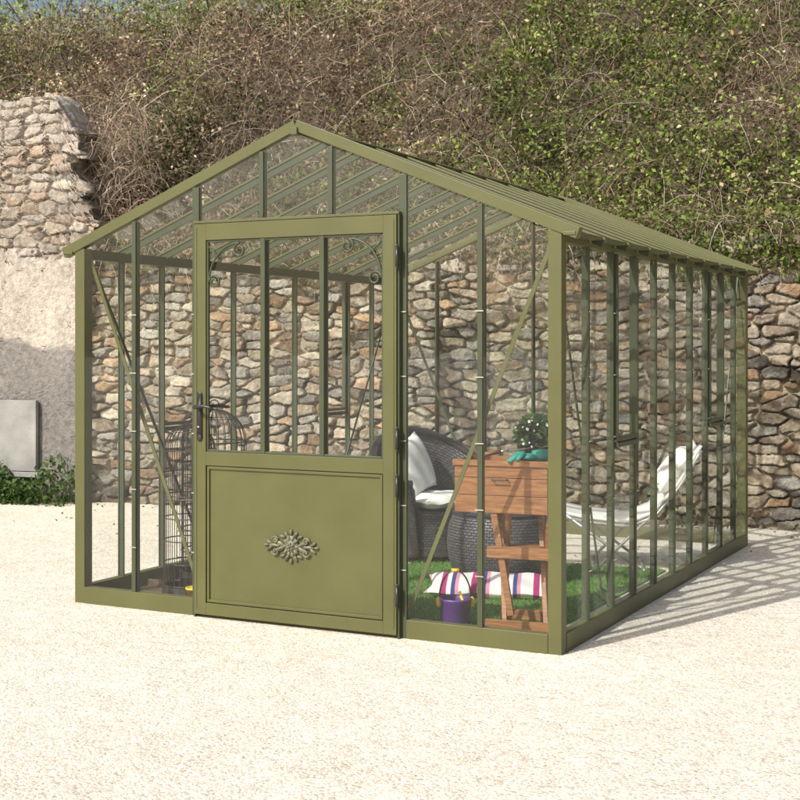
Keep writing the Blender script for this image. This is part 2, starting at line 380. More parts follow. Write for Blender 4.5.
cb=(.55+.8*rng.random(nc))*(.35+1.3*fbm(cs_*1.6,cq*2.0,55,3))*(.65+.9*ch)
cr=np.where(cg,rng.uniform(.10,.22,nc),rng.uniform(.08,.2,nc))
ccol=np.where(cg[:,None],gcolor(nc),bp_[rng.integers(0,6,nc)])
cnt=np.where(cg,rng.integers(22,46,nc),rng.integers(9,24,nc))
ci=np.repeat(np.arange(nc),cnt); m_=len(ci); off=rng.normal(size=(m_,3))*(cr[ci]*.62)[:,None]
base=wp(cs_,cq-.4*ch,hz(cs_,cq)+ch)
P=base[ci]+off; alt=bp_[rng.integers(0,6,m_)]
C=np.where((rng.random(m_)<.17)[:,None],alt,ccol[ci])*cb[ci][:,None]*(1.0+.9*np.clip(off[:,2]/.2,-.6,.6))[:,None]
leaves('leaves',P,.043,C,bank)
n=50000; s=rng.uniform(-6,13.5,n); q=rng.uniform(-.05,5.8,n); k=((s>3)|(q<4.3)); s=s[k];q=q[k];n=len(s)
g=green(s,q)>.53
C=np.where(g[:,None],gcolor(n)*.75,bp_[rng.integers(0,6,n)]*.8)*(.6+.8*fbm(s*3,q*3,56))[:,None]
leaves('undergrowth',wp(s,q,hz(s,q)+.12*rng.random(n)),.042,C,bank)
tp=np.array([(.35,.285,.21),(.29,.20,.14),(.43,.365,.27),(.24,.175,.12),(.31,.20,.14),(.39,.335,.26)])
n=36000
s=rng.uniform(-6,13.5,n); q=rng.random(n)*5.8; k=((s>3)|(q<4.3)); s=s[k];q=q[k]
k=rng.random(len(s))<np.where(green(s,q)>.56,.35,1); s=s[k];q=q[k]
P=wp(s,q,hz(s,q)+rng.random(len(s))*.28)
twigs('canes',P,.42,tp[rng.integers(0,6,len(s))]*(.55+.9*fbm(s*1.5,q*1.8,57))[:,None],bank,w=.0065,fwd=.3)
n=2200; s=rng.uniform(-6,13.5,n); q=rng.random(n)*5.6+.3; k=((s>3)|(q<4.0)); s=s[k];q=q[k]
twigs('long_canes',wp(s,q,hz(s,q)+.1),1.3,tp[rng.integers(0,6,len(s))]*.85,bank,w=.008,seg=9,up=1.4,droop=1.6,fwd=.9,jit=.12)
n=22000
s=rng.uniform(1.2,12.3,n); u=rng.random(n)
dens=ss(.3,.7,fbm(s*1.3,s*0,61)+.35*ss(5.2,7,s)-.1)
hang=(.05+.25*dens+.12*ss(6.5,8.5,s))*(.3+1.2*fbm(s*4,s*0,62))
top=hl(s)
z=top+.22-rng.random(n)*(.25+hang); q=np.where(z<top-.02,-.06-.10*rng.random(n),-.12+.6*rng.random(n))
k=rng.random(n)<(.25+.75*dens); s,q,z=s[k],q[k],z[k]
gm=(rng.random(len(s))<.35+.5*ss(4.5,6.5,s))[:,None]
C=np.where(gm,gcolor(len(s))*(.4+.9*fbm(s*5,z*6,63))[:,None],bp_[rng.integers(0,len(bp_),len(s))])
leaves('ivy_leaves',wp(s,q,z),.042,C,bank)
n=4500; s=rng.uniform(1.2,12.3,n); q=rng.uniform(-.08,.4,n)
twigs('hanging_canes',wp(s,q,hl(s)+rng.uniform(0,.15,n)),.5,tp[rng.integers(0,6,n)],bank,w=.006,up=-.1,droop=1.3)
n=11000; s=rng.normal(1.28,.2,n); z=rng.uniform(2.1,4.0,n); q=rng.uniform(.05,.7,n)+ (z-2.1)*.55
C=np.where((rng.random(n)<.35)[:,None],np.array([.10,.14,.035]),bp_[rng.integers(0,6,n)])
leaves('side_growth',wp(s,q,z),.04,C*(.5+.8*rng.random((n,1))),bank)
n=900; twigs('side_canes',wp(rng.normal(1.25,.15,n),rng.uniform(0,.6,n),rng.uniform(2.3,3.9,n)),.45,tp[rng.integers(0,6,n)],bank,w=.007,up=0,droop=1.0,fwd=.3)

shr=empty('distant_shrubs'); 
P=[];C=[];TP=[]
for i in range(95):
    cx_=rng.uniform(-9,8.0); cq_=rng.uniform(4.9,10); r=rng.uniform(.7,1.5); bz=float(hz(cx_,cq_)); 
    m=950; d=rand_dirs(m); rr=r*rng.random((m,1))**.45
    w=wp(cx_,cq_,bz+r*.7); P.append(w+d*rr*np.array([1,1,1.0])); C.append(np.tile(np.array([.25,.30,.11])*rng.uniform(.5,1.4),(m,1)))
    TP.append(wp(cx_+rng.normal(0,.15,40),np.full(40,cq_),np.full(40,bz)))
leaves('shrub_leaves',np.concatenate(P),.085,np.concatenate(C),shr)
TP=np.concatenate(TP); twigs('shrub_stems',TP,2.0,np.tile(np.array([.2,.16,.12]),(len(TP),1)),shr,w=.02,up=2.2,droop=.1)
mb=MB(); 
for i in range(12):
    sx=-6+i*1.15; w=wp(sx,4.6,float(hz(sx,4.6))); w=[float(a) for a in w]; mb.tube([(w[0],w[1],w[2]-.1),(w[0]+.02,w[1],w[2]+.85)],.03,WOODD,6)
for zz in (.35,.6,.8):
    mb.tube([tuple(float(a) for a in wp(sx,4.6,float(hz(sx,4.6))+zz)) for sx in [-6+i*1.15 for i in range(12)]],.005,WIRE,4)
mb.obj('wire_fence')

wd=empty('weeds'); n=1600
s=rng.normal(.25,.42,n); s=np.clip(s,-1.5,1.0); q=rng.uniform(-.5,-.18,n); z=rng.random(n)**1.3*.34*(.5+vn(s*5,s*0,3))
leaves('weed_leaves',wp(s,q,z),.055,np.array([.06,.11,.025])*(.6+.9*rng.random((n,1))),wd)
n=260; twigs('weed_stems',wp(rng.uniform(-1,1,n),rng.uniform(-.45,-.2,n),np.zeros(n)),.28,np.tile(np.array([.08,.11,.03]),(n,1)),wd,w=.006,up=2,droop=.3)
n=2200; s=rng.uniform(1,12,n); k=rng.random(n)<ss(.5,.7,fbm(s*1.5,s*0,19)); s=s[k]; n=len(s)
leaves('foot_leaves',wp(s,rng.uniform(-.22,-.06,n),rng.random(n)**2*.18),.035,np.where((rng.random(n)<.5)[:,None],np.array([.05,.08,.02]),np.array([.16,.11,.06])),wd)
n=420; s=rng.uniform(-5,12,n); q=-.2-rng.exponential(.55,n)
leaves('fallen_leaves',wp(s,q,np.full(n,.008)),.03,bp_[rng.integers(0,6,n)]*.8,wd,zb=5)

# ---------------------------------------------------------------- ground
m,nt,b=mat('pale_gravel')
tc=N(nt,'ShaderNodeTexCoord')
def noise(sc,det=5,rough=.6):
    no=N(nt,'ShaderNodeTexNoise'); no.inputs['Scale'].default_value=sc; no.inputs['Detail'].default_value=det; no.inputs['Roughness'].default_value=rough
    nt.links.new(tc.outputs['Object'],no.inputs['Vector']); return no
def ramp(src,p0,c0,p1,c1):
    r=N(nt,'ShaderNodeValToRGB'); r.color_ramp.elements[0].position=p0; r.color_ramp.elements[1].position=p1
    r.color_ramp.elements[0].color=(*c0,1); r.color_ramp.elements[1].color=(*c1,1); nt.links.new(src,r.inputs['Fac']); return r
def mul(a_,b_2):
    x=N(nt,'ShaderNodeMix',data_type='RGBA',blend_type='MULTIPLY'); x.inputs[0].default_value=1
    nt.links.new(a_,x.inputs[6]); nt.links.new(b_2,x.inputs[7]); return x.outputs[2]
big=noise(.45,6,.6); r1=ramp(big.outputs['Fac'],.3,(.66,.60,.505),.65,(.75,.70,.61))
def cellrand(sc):
    vo=N(nt,'ShaderNodeTexVoronoi'); vo.inputs['Scale'].default_value=sc; nt.links.new(tc.outputs['Object'],vo.inputs['Vector'])
    sep=N(nt,'ShaderNodeSeparateColor'); nt.links.new(vo.outputs['Color'],sep.inputs[0]); return vo,sep
vo1,sp1=cellrand(80); r2=ramp(sp1.outputs[0],.0,(.72,.70,.68),.5,(1.05,1.05,1.04))
vo2,sp2=cellrand(170); r2b=ramp(sp2.outputs[1],.0,(.80,.79,.78),.6,(1.04,1.04,1.03))
med=noise(7,6,.75); r3=ramp(med.outputs['Fac'],.32,(.87,.86,.84),.6,(1.03,1.03,1.03))
nt.links.new(mul(mul(mul(r1.outputs[0],r2.outputs[0]),r2b.outputs[0]),r3.outputs[0]),b.inputs['Base Color']); b.inputs['Roughness'].default_value=.95; b.inputs['Specular IOR Level'].default_value=.15
b0=N(nt,'ShaderNodeBump'); b0.inputs['Strength'].default_value=.5; b0.inputs['Distance'].default_value=.006; b0.invert=True; nt.links.new(vo1.outputs['Distance'],b0.inputs['Height'])
fine=noise(60,4,.7)
b1=N(nt,'ShaderNodeBump'); b1.inputs['Strength'].default_value=.5; b1.inputs['Distance'].default_value=.010; nt.links.new(fine.outputs['Fac'],b1.inputs['Height'])
b2=N(nt,'ShaderNodeBump'); b2.inputs['Strength'].default_value=.4; b2.inputs['Distance'].default_value=.05; nt.links.new(noise(4,6,.6).outputs['Fac'],b2.inputs['Height'])
nt.links.new(b2.outputs['Normal'],b1.inputs['Normal']); nt.links.new(b1.outputs['Normal'],b0.inputs['Normal']); nt.links.new(b0.outputs['Normal'],b.inputs['Normal'])
GRAV=m
mb=MB(); mb.add([(-150,-100,0),(150,-100,0),(150,200,0),(-150,200,0)],[(0,1,2,3)],GRAV); mb.obj('gravel_ground')
n=60000
y=3.9+rng.random(n)**1.25*7.5; x=(rng.random(n)*2-1)*(y*.33+.4); 
gx=x-L0.x;gy=y-L0.y; sl=gx*.892-gy*.452; tl=gx*.452+gy*.892
k=~((sl>-.01)&(sl<3.01)&(tl>-.05)&(tl<4.1)); x=x[k];y=y[k];n=len(x)
oc=np.array([(1,0,0),(0,1,0),(-1,0,0),(0,-1,0),(0,0,.7),(0,0,-.3)]); fc=np.array([(0,1,4),(1,2,4),(2,3,4),(3,0,4)])
sz=(.0025+.0055*rng.random(n)**2.5); an=rng.random(n)*6.28
V=oc[None]*sz[:,None,None]*(.7+.6*rng.random((n,6,1))); ca,sa=np.cos(an)[:,None],np.sin(an)[:,None]
V=np.stack([V[...,0]*ca-V[...,1]*sa,V[...,0]*sa+V[...,1]*ca,V[...,2]],-1); V[...,0]+=x[:,None];V[...,1]+=y[:,None]
F=(fc[None]+ (np.arange(n)*6)[:,None,None]).reshape(-1,3)
pc_=np.array([(.72,.67,.58),(.64,.57,.47),(.54,.51,.46),(.76,.72,.65),(.42,.37,.31)])
C=np.repeat(pc_[rng.choice(5,n,p=[.35,.2,.15,.24,.06])]*(.8+.3*rng.random((n,1))),6,axis=0)
npmesh('gravel_pebbles',V.reshape(-1,3),F,C,attrmat('pebble',.9,50,.1,0))

# ---------------------------------------------------------------- greenhouse
GH=empty('greenhouse',L0,GA)
WD,DP=3.0,4.05; H=2.06; HA=2.66; SL=(HA-H)/1.5
def roofz(x): return H+(x if x<=1.5 else 3-x)*SL
bay=WD/7; by=DP/10
fr=MB()
c=.07
for x in (0,WD-c):
    for y in (0,DP-c): fr.bb((x,y,0),(x+c,y+c,H+.0),OLIVE)
fr.bb((c,-.004,0),(2*bay-.02,.05,.095),OLIVE); fr.bb((5*bay+.02,-.004,0),(WD-c,.05,.095),OLIVE)
fr.bb((2*bay-.02,.004,0),(5*bay+.02,.05,.03),OLIVE)
fr.bb((c,DP-.05,0),(WD-c,DP+.004,.095),OLIVE)
fr.bb((-.004,c,0),(.05,DP-c,.095),OLIVE); fr.bb((WD-.05,c,0),(WD+.004,DP-c,.095),OLIVE)
fr.bb((.004,c,H-.06),(.055,DP-c,H-.002),OLIVE_SHADED); fr.bb((WD-.055,c,H-.06),(WD-.004,DP-c,H-.002),OLIVE)
for sgn,x in((-1,0),(1,WD)):
    xa=x+sgn*.012; xb=x+sgn*.075
    fr.bb((min(xa,xb),-.012,H-.030),(max(xa,xb),DP+.02,H-.012),OLIVE)
for y in(-.006,DP-.044):
    for sg in(-1,1):
        p0=Vector((1.5+sg*1.585,y+.025,HA+.012-1.585*SL)); p1=Vector((1.5+sg*.0,y+.025,HA+.012))
        fr.beam(p0,p1,.05+(.002 if sg>0 else 0),.058,OLIVE)
fr.bb((1.48,-.02,HA-.04),(1.52,DP+.02,HA-.002),OLIVE)
for sg in(-1,1):
    fr.beam((1.5+sg*.032,.03,HA+.024-.032*SL),(1.5+sg*.032,DP-.02,HA+.024-.032*SL),.064,.004,OLIVE,up=(sg*.37,0,.93))
fr.obj('frame',GH,bevel=.002)
mu=MB()
def tbar_v(x,y,z0,z1,ax,sg,w=.024,d=.04):
    if ax==1: mu.bb((x-w/2,y,z0),(x+w/2,y+sg*.008,z1),OLIVE_SHADED); mu.bb((x-.006,y,z0),(x+.006,y-sg*d,z1),OLIVE_SHADED)
    else: mu.bb((x,y-w/2,z0),(x+sg*.008,y+w/2,z1),OLIVE_SHADED); mu.bb((x,y-.006,z0),(x-sg*d,y+.006,z1),OLIVE_SHADED)
for k in range(1,7):
    x=k*bay
    bigm=k in(2,5)
    z0=.0 if bigm else .095
    if k in(3,4): z0=2.19
    tbar_v(x,.004,z0,roofz(x)-.03,1,-1,.028 if not bigm else .044,.045)
    tbar_v(x,DP-.004,.095,roofz(x)-.03,1,1)
for k in range(1,10):
    y=k*by
    tbar_v(.006,y,.095,H-.06,0,-1,.022,.032); tbar_v(WD-.006,y,.095,H-.06,0,1,.022,.032)
for xs,sg in((.0,-1),(WD,1)):
    for kb in(2,7):
        y0,y1=kb*by+.014,(kb+1)*by-.014; xx=xs+sg*.002
        mu.bb((xx-.02,y0,.95),(xx+.02,y1,.975),OLIVE_SHADED); mu.bb((xx-.018,y0,.985),(xx+.018,y1,1.005),OLIVE_SHADED)
        mu.bb((xx-.016,y0,1.005),(xx+.016,y0+.018,H-.07),OLIVE_SHADED); mu.bb((xx-.016,y1-.018,1.005),(xx+.016,y1,H-.07),OLIVE_SHADED)
        mu.box((xx-sg*.05,(y0+y1)/2,.96),(.06,.02,.02),BLACK)
nrm=[Vector((-SL,0,1)).normalized(),Vector((SL,0,1)).normalized()]
for si,sg in((0,-1),(1,1)):
    nv=nrm[si]
    for k in range(1,10):
        y=k*by; p0=Vector((1.5+sg*1.585,y,HA-1.585*SL)); p1=Vector((1.5+sg*.04,y,HA-.04*SL))
        mu.beam(p0+nv*.010,p1+nv*.010,.024,.012,OLIVE,up=nv); mu.beam(p0-nv*.0155,p1-nv*.0155,.011,.038,OLIVE_SHADED,up=nv)
br=MB()
br.beam((.07,.055,H-.06),(2*bay-.01,.055,.13),.022,.006,OLIVE,up=(0,1,0))
br.beam((WD-.07,.055,H-.06),(5*bay+.01,.055,.13),.022,.006,OLIVE,up=(0,1,0))
br.beam((.06,.07,H-.06),(.06,3*by,.12),.02,.006,OLIVE_SHADED,up=(1,0,0))
br.beam((WD-.06,.07,H-.06),(WD-.06,2*by,.12),.02,.006,OLIVE_SHADED,up=(1,0,0))
br.beam((.06,DP-.07,H-.06),(.06,DP-3*by,.12),.02,.006,OLIVE_SHADED,up=(1,0,0))
br.beam((WD-.06,DP-.07,H-.06),(WD-.06,DP-2*by,.12),.02,.006,OLIVE_SHADED,up=(1,0,0))
br.beam((.07,DP-.06,H-.06),(2*bay,DP-.06,.13),.022,.006,OLIVE_SHADED,up=(0,1,0)); br.beam((WD-.07,DP-.06,H-.06),(5*bay,DP-.06,.13),.022,.006,OLIVE_SHADED,up=(0,1,0))
br.obj('braces',GH)
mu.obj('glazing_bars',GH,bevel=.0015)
cl=MB()
for k in range(1,7):
    for z in np.arange(.35,2.0,.33):
        if k in(3,4): continue
        cl.box((k*bay,-.010,z),(.045,.004,.006),CLIP)
for k in range(1,10):
    for z in np.arange(.35,2.0,.33):
        cl.box((WD+.010,k*by,z),(.004,.040,.006),CLIP); cl.box((-.010,k*by,z),(.004,.040,.006),CLIP)
cl.obj('glass_clips',GH)
g=MB()
def quad(ps,m): g.add(ps,[(0,1,2,3)],m)
def roofpoly(x0,x1,y,zb): 
    return [(x0,y,zb),(x1,y,zb),(x1,y,roofz(x1)-.03),(x0,y,roofz(x0)-.03)]
xs=[k*bay for k in range(8)]
for k in range(7):
    x0,x1=xs[k]+.004,xs[k+1]-.004
    for y,fb in((.0025,True),(DP-.0025,False)):
        zb=2.18 if (fb and 2<=k<=4) else .09
        if k==3:
            g.add([(x0,y,zb),(x1,y,zb),(x1,y,roofz(x1)-.03),(1.5,y,HA-.03),(x0,y,roofz(x0)-.03)],[(0,1,2,3,4)],GLASS)
        else: quad(roofpoly(x0,x1,y,zb),GLASS)
for k in range(10):
    y0,y1=k*by+.004,(k+1)*by-.004
    for x in(.004,WD-.004):
        e0,e1=rng.normal(0,.0008,2)   # panes never sit perfectly in one plane
        quad([(x,y0,.09),(x+e0,y1,.09),(x+e1,y1,H-.06),(x,y0,H-.06)],GLASS)
    for sg in(-1,1):
        quad([(1.5+sg*1.58,y0,HA-1.58*SL+.001),(1.5+sg*1.58,y1,HA-1.58*SL+.001),(1.5+sg*.04,y1,HA-.04*SL+.001),(1.5+sg*.04,y0,HA-.04*SL+.001)],GLASSR)
g.obj('glass_panes',GH)
# door
D=MB(); x0,x1=2*bay+.018,5*bay-.018; zt=2.165; yf=-.042; yb=.0
st=.076
D.bb((x0,yf,.02),(x0+st,yb,zt),OLIVE); D.bb((x1-st,yf,.02),(x1,yb,zt),OLIVE)
D.bb((x0+st,yf,zt-.09),(x1-st,yb,zt),OLIVE); D.bb((x0+st,yf,.84),(x1-st,yb,.915),OLIVE); D.bb((x0+st,yf,.02),(x1-st,yb,.085),OLIVE)
D.bb((x0+st,yf+.014,.085),(x1-st,yb-.004,.84),OLIVE)
a0,a1,b0_,b1_=x0+st+.006,x1-st-.006,.091,.834
t=.014
D.bb((a0,yf+.004,b0_),(a0+t,yf+.0135,b1_),OLIVE);D.bb((a1-t,yf+.004,b0_),(a1,yf+.0135,b1_),OLIVE);D.bb((a0+t,yf+.004,b0_),(a1-t,yf+.0135,b0_+t),OLIVE);D.bb((a0+t,yf+.004,b1_-t),(a1-t,yf+.0135,b1_),OLIVE)
D.bb((x0-.012,yf+.012,.0),(x0-.002,yb,zt+.004),OLIVE_SHADED); D.bb((x1+.002,yf+.012,.0),(x1+.012,yb,zt+.004),OLIVE_SHADED)
D.bb((x0-.012,yf+.006,zt+.004),(x1+.012,yb,zt+.018),OLIVE)
D.bb((x0+.012,yf-.003,.05),(x0+.018,yf-.0002,zt-.02),OLIVE); D.bb((x1-.018,yf-.003,.05),(x1-.012,yf-.0002,zt-.02),OLIVE)
D.obj('door',GH,bevel=.003)
D=MB()
wi=(x1-x0-2*st)/3
for k in(1,2):
    x=x0+st+wi*k; D.bb((x-.014,yf+.004,.915),(x+.014,yb+.012,zt-.09),OLIVE_SHADED)
D.bb((x0+st,yf+.008,.915),(x0+st+.012,yf+.02,zt-.09),OLIVE_SHADED);D.bb((x1-st-.012,yf+.008,.915),(x1-st,yf+.02,zt-.09),OLIVE_SHADED)
D.bb((x0+st+.012,yf+.008,zt-.102),(x1-st-.012,yf+.02,zt-.09),OLIVE_SHADED);D.bb((x0+st+.012,yf+.008,.915),(x1-st-.012,yf+.02,.927),OLIVE_SHADED)
D.obj('door_bars',GH,bevel=.002)
D=MB(); D.add([(x0+st,-.018,.915),(x1-st,-.018,.915),(x1-st,-.018,zt-.09),(x0+st,-.018,zt-.09)],[(0,1,2,3)],GLASS); D.obj('door_glass',GH)
S=MB(); ys=-.03
def spiral(cx,cz,r0,r1,a0,a1,n=26,mx=1):
    return [(cx+mx*(r0+(r1-r0)*i/n)*math.cos(a0+(a1-a0)*i/n),ys,cz+(r0+(r1-r0)*i/n)*math.sin(a0+(a1-a0)*i/n)) for i in range(n+1)]
zt2=zt-.105
for cx,mxx in((x0+st,1),(x1-st,-1)):
    S.tube(spiral(cx+mxx*.215,zt2-.045,.040,.012,math.pi*.5,3.2*math.pi,mx=mxx),.0065,OLIVE_SHADED,5)
    S.tube(spiral(cx+mxx*.052,zt2-.215,.038,.012,math.pi,-1.9*math.pi,mx=mxx),.0065,OLIVE_SHADED,5)
    pts=[]
    for i in range(21):
        t_=i/20*math.pi/2; pts.append((cx+mxx*(.014+.20*(1-math.cos(t_))),ys,zt2-.215+.21*math.sin(t_)))
    S.tube(pts,.0065,OLIVE_SHADED,5)
    S.tube([(cx+mxx*.012,ys,zt2-.02),(cx+mxx*.05,ys,zt2-.055),(cx+mxx*.085,ys,zt2-.09)],.005,OLIVE_SHADED,5)
S.obj('door_scrollwork',GH,smooth=True)
Mo=MB(); mc=Vector((1.495,yf+.012,.43)); MS=.92
def me(dx,dz,rx,rz,ang=0,ry=.012,off=0):
    Mo.ell(mc+Vector((dx*MS,-.003-off,dz*MS)),(rx*MS,ry,rz*MS),ORN,Matrix.Rotation(-ang,3,'Y'),12,8)
me(0,0,.050,.062,0,.010); me(0,0,.034,.040,0,.02)
for i in range(10):
    a=2*math.pi*i/10; me(.040*math.cos(a),.048*math.sin(a),.020,.010,a,.016)
for i in range(6):
    a=2*math.pi*i/6+.3; me(.016*math.cos(a),.018*math.sin(a),.011,.007,a,.016,.01)
me(0,0,.009,.009,0,.022,.012)
for sg in(-1,1):
    for (dx,dz,rx,rz,a) in[(.07,.012,.034,.013,.5),(.07,-.016,.034,.013,-.5),(.10,.03,.028,.010,.9),(.10,-.032,.028,.010,-.9),(.115,0,.04,.012,0),(.145,.016,.026,.009,.6),(.145,-.018,.026,.009,-.6),(.168,0,.018,.008,0),(.03,.066,.022,.010,1.0),(.03,-.069,.022,.010,-1.0),(.058,.055,.02,.009,.3),(.058,-.058,.02,.009,-.3)]:
        me(sg*dx,dz,rx,rz,a*sg,.011)
        me(sg*dx,dz,rx*.7,rz*.3,a*sg,.016)
    for dz in(-.03,.03):
        pts=[mc+Vector((sg*(.095+(.022-.016*i/16)*math.cos(i/16*7)),-.012,dz+(.022-.016*i/16)*math.sin(i/16*7)*(1 if dz>0 else -1))) for i in range(17)]
        Mo.tube(pts,.0045,ORN,6)
me(0,.082,.010,.016); me(0,-.085,.010,.016)
Mo.obj('door_medallion',GH,smooth=True)
Hn=MB(); hx=x0+.038
Hn.bb((hx-.017,yf-.008,.99),(hx+.017,yf-.0005,1.225),BLACK); Hn.ell((hx,yf-.006,1.225),(.017,.004,.02),BLACK); Hn.ell((hx,yf-.006,.99),(.017,.004,.02),BLACK)
Hn.tube([(hx,yf,1.16),(hx,yf-.05,1.16),(hx+.02,yf-.058,1.162),(hx+.06,yf-.058,1.168),(hx+.10,yf-.056,1.160),(hx+.125,yf-.052,1.150)],.009,BLACK,8,rs=[.012,.011,.010,.009,.009,.007])
Hn.tube([(hx,.0,1.16),(hx,.05,1.16),(hx+.12,.058,1.16)],.009,BLACK,8)
Hn.tube([(hx-.004,yf-.006,1.05),(hx-.004,yf-.012,1.05)],.006,CLIP,8); Hn.ell((hx,yf-.01,1.16),(.018,.006,.018),BLACK)
Hn.obj('door_handle',GH,smooth=True)
Hg=MB()
for z in(.22,.78,1.02,1.95):
    Hg.tube([(x1+.008,yf-.006,z-.05),(x1+.008,yf-.006,z+.05)],.010,BLACK,8); Hg.ell((x1+.008,yf-.006,z+.056),(.008,.008,.010),BLACK); Hg.ell((x1+.008,yf-.006,z-.056),(.008,.008,.010),BLACK)
Hg.obj('door_hinges',GH,smooth=True)

# ---------------------------------------------------------------- contents
def bird_cage(pos,r,h,wr=.0028):
    E=empty('bird_cage',pos); b_=MB(); nw=28; zb=.06; zs=h-r*1.05
    for i in range(nw):
        a=2*math.pi*i/nw; pts=[(r*math.cos(a),r*math.sin(a),zb),(r*math.cos(a),r*math.sin(a),zs)]
        for j in range(1,9):
            t_=j/8*math.pi/2; rr=r*math.cos(t_); pts.append((max(rr,.006)*math.cos(a),max(rr,.006)*math.sin(a),zs+r*1.0*math.sin(t_)))
        b_.tube(pts,wr,RUST,4)
    for z in [zb,zb+.012]+list(np.linspace(.2,zs,6)):
        b_.tube([((r+.002)*math.cos(a),(r+.002)*math.sin(a),z) for a in np.linspace(0,2*math.pi,29)[:-1]],wr*1.5,RUST,4,closed=True)
    b_.tube([(r*.7*math.cos(a),r*.7*math.sin(a),zs+r*.714) for a in np.linspace(0,2*math.pi,29)[:-1]],.003,RUST,4,closed=True)
    b_.lathe((0,0,0),[(0,.012),(r*1.05,.012),(r*1.08,.03),(r*1.05,.065),(r*.98,.066),(r*.98,.03),(0,.03)],RUST,28)
    b_.tube([(.03*math.cos(a),0,zs+r+.03+.03*math.sin(a)) for a in np.linspace(0,2*math.pi,17)[:-1]],.004,RUST,5,closed=True)
    b_.tube([(-r*.9,0,h*.55),(r*.9,0,h*.55)],.006,WOODD,5)
    for i in range(3):
        a=i*2.09; b_.ell((r*.9*math.cos(a),r*.9*math.sin(a),.01),(.015,.015,.012),RUST)
    b_.tube([(-.05,-r*1.0-.004,.25),(.05,-r*1.0-.004,.25),(.05,-r*1.0-.004,.40),(-.05,-r*1.0-.004,.40)],.004,RUST,5,closed=True)
    b_.obj('wires',E,smooth=False)
bird_cage(Vector((-1.245,8.0,0.02)),.152,1.02)
bird_cage(gl(.30,.98),.205,1.10,.0034)
mb=MB()
for i in range(5): mb.box((0,i*.095,.012+.001*(i%2)),(.62,.088,.022),WOODD)
mb.box((0,-.054,.028),(.66,.018,.055),WOODD); mb.box((0,.434,.028),(.66,.018,.055),WOODD)
mb.obj('wooden_tray',bevel=.002,loc=gl(.42,.14),rot=(0,0,GA))
mb=MB(); mb.lathe((0,0,0),[(0,0),(.035,0),(.047,.075),(.052,.075),(.052,.088),(.044,.088),(.04,.07),(0,.07)],YELLOW,20); mb.obj('yellow_pot',smooth=True,loc=gl(.705,.20,.025))

m,nt,b=mat('turf'); tc=N(nt,'ShaderNodeTexCoord'); no=noise(40,5); r=ramp(no.outputs['Fac'],.3,(.07,.16,.025),.7,(.13,.26,.05)); nt.links.new(r.outputs[0],b.inputs['Base Color']); b.inputs['Roughness'].default_value=.9
E=empty('artificial_grass_rug',L0,GA)
mb=MB(); mb.bb((1.15,.08,.001),(2.78,2.6,.012),m); mb.obj('mat',E)
n=30000; s=rng.uniform(1.16,2.77,n);t=rng.uniform(.09,2.59,n); h=.012+.014*rng.random(n); a=rng.random(n)*6.28; dx=np.cos(a)*.0022;dy=np.sin(a)*.0022
V=np.stack([np.stack([s-dx,t-dy,0*s+.011],-1),np.stack([s+dx,t+dy,0*s+.011],-1),np.stack([s+rng.normal(0,.008,n),t+rng.normal(0,.008,n),.011+h],-1)],1).reshape(-1,3)
npmesh('blades',V,np.arange(3*n).reshape(n,3),np.repeat(np.array([.14,.27,.055])*(.6+.8*rng.random((n,1))),3,axis=0),LEAF,E)

def armchair(pos,rz):
    E=empty('wicker_armchair',pos,rz); b_=MB()
    def top(a):
        return .56+.32*(math.cos(min(abs(a),1)*math.pi)*.5+.5)**1.1
    def sh(u,v):
        a=2*u-1; ang=math.pi/2+a*math.radians(128); z=.05+v*(top(a)-.05)
        r_=.27+.12*v**.8+ (.03 if v>.9 else 0)
        return Vector((r_*1.05*math.cos(ang),r_*math.sin(ang),z))
    b_.grid(sh,48,18,WICK,(1.75,.75))
    b_.obj('shell',E,smooth=True,solid=.035)
    b2=MB()
    b2.tube([sh(i/48,1)+Vector((0,0,.0)) for i in range(49)],.028,WICK,8)
    b2.lathe((0,0,0),[(.27,.05),(.29,.2),(.31,.33),(.31,.36),(0,.37)],WICK,36)
    for a in(.7,2.4,3.9,5.5): b2.tube([(.24*math.cos(a),.24*math.sin(a),0),(.25*math.cos(a),.25*math.sin(a),.08)],.02,BLACK,8)
    b2.obj('seat_base',E,smooth=True)
    b3=MB(); b3.pillow(.50,.50,.10,Matrix.Translation((0,-.05,.42)),WHITE)
    b3.pillow(.42,.42,.14,Matrix.Translation((-.12,.10,.65))@Matrix.Rotation(math.radians(30),4,'Z')@Matrix.Rotation(math.radians(70),4,'X')@Matrix.Rotation(.2,4,'Z'),WHITE)
    b3.obj('cushions',E,smooth=True)
armchair(Vector((.25,9.5,0)),math.radians(30))
mb=MB(); mb.lathe((0,0,0),[(0,.0),(.24,.0),(.30,.05),(.335,.15),(.345,.25),(.335,.35),(.30,.43),(.27,.462),(.24,.472),(0,.474)],WICKG,48)
for z,r_ in((.03,.285),(.44,.30)):
    mb.tube([(r_*math.cos(a),r_*math.sin(a),z) for a in np.linspace(0,2*math.pi,41)[:-1]],.013,WICKG,6,closed=True)
mb.obj('wicker_pouf',smooth=True,loc=(.64,8.55,0.012))
m,nt,b=mat('striped_fabric'); tc=N(nt,'ShaderNodeTexCoord'); sx=N(nt,'ShaderNodeSeparateXYZ'); nt.links.new(tc.outputs['Object'],sx.inputs[0])
mm=N(nt,'ShaderNodeMath',operation='MULTIPLY'); mm.inputs[1].default_value=5.5; nt.links.new(sx.outputs[0],mm.inputs[0]); fr_=N(nt,'ShaderNodeMath',operation='FRACT'); nt.links.new(mm.outputs[0],fr_.inputs[0])
r=N(nt,'ShaderNodeValToRGB'); r.color_ramp.interpolation='CONSTANT'; els=r.color_ramp.elements
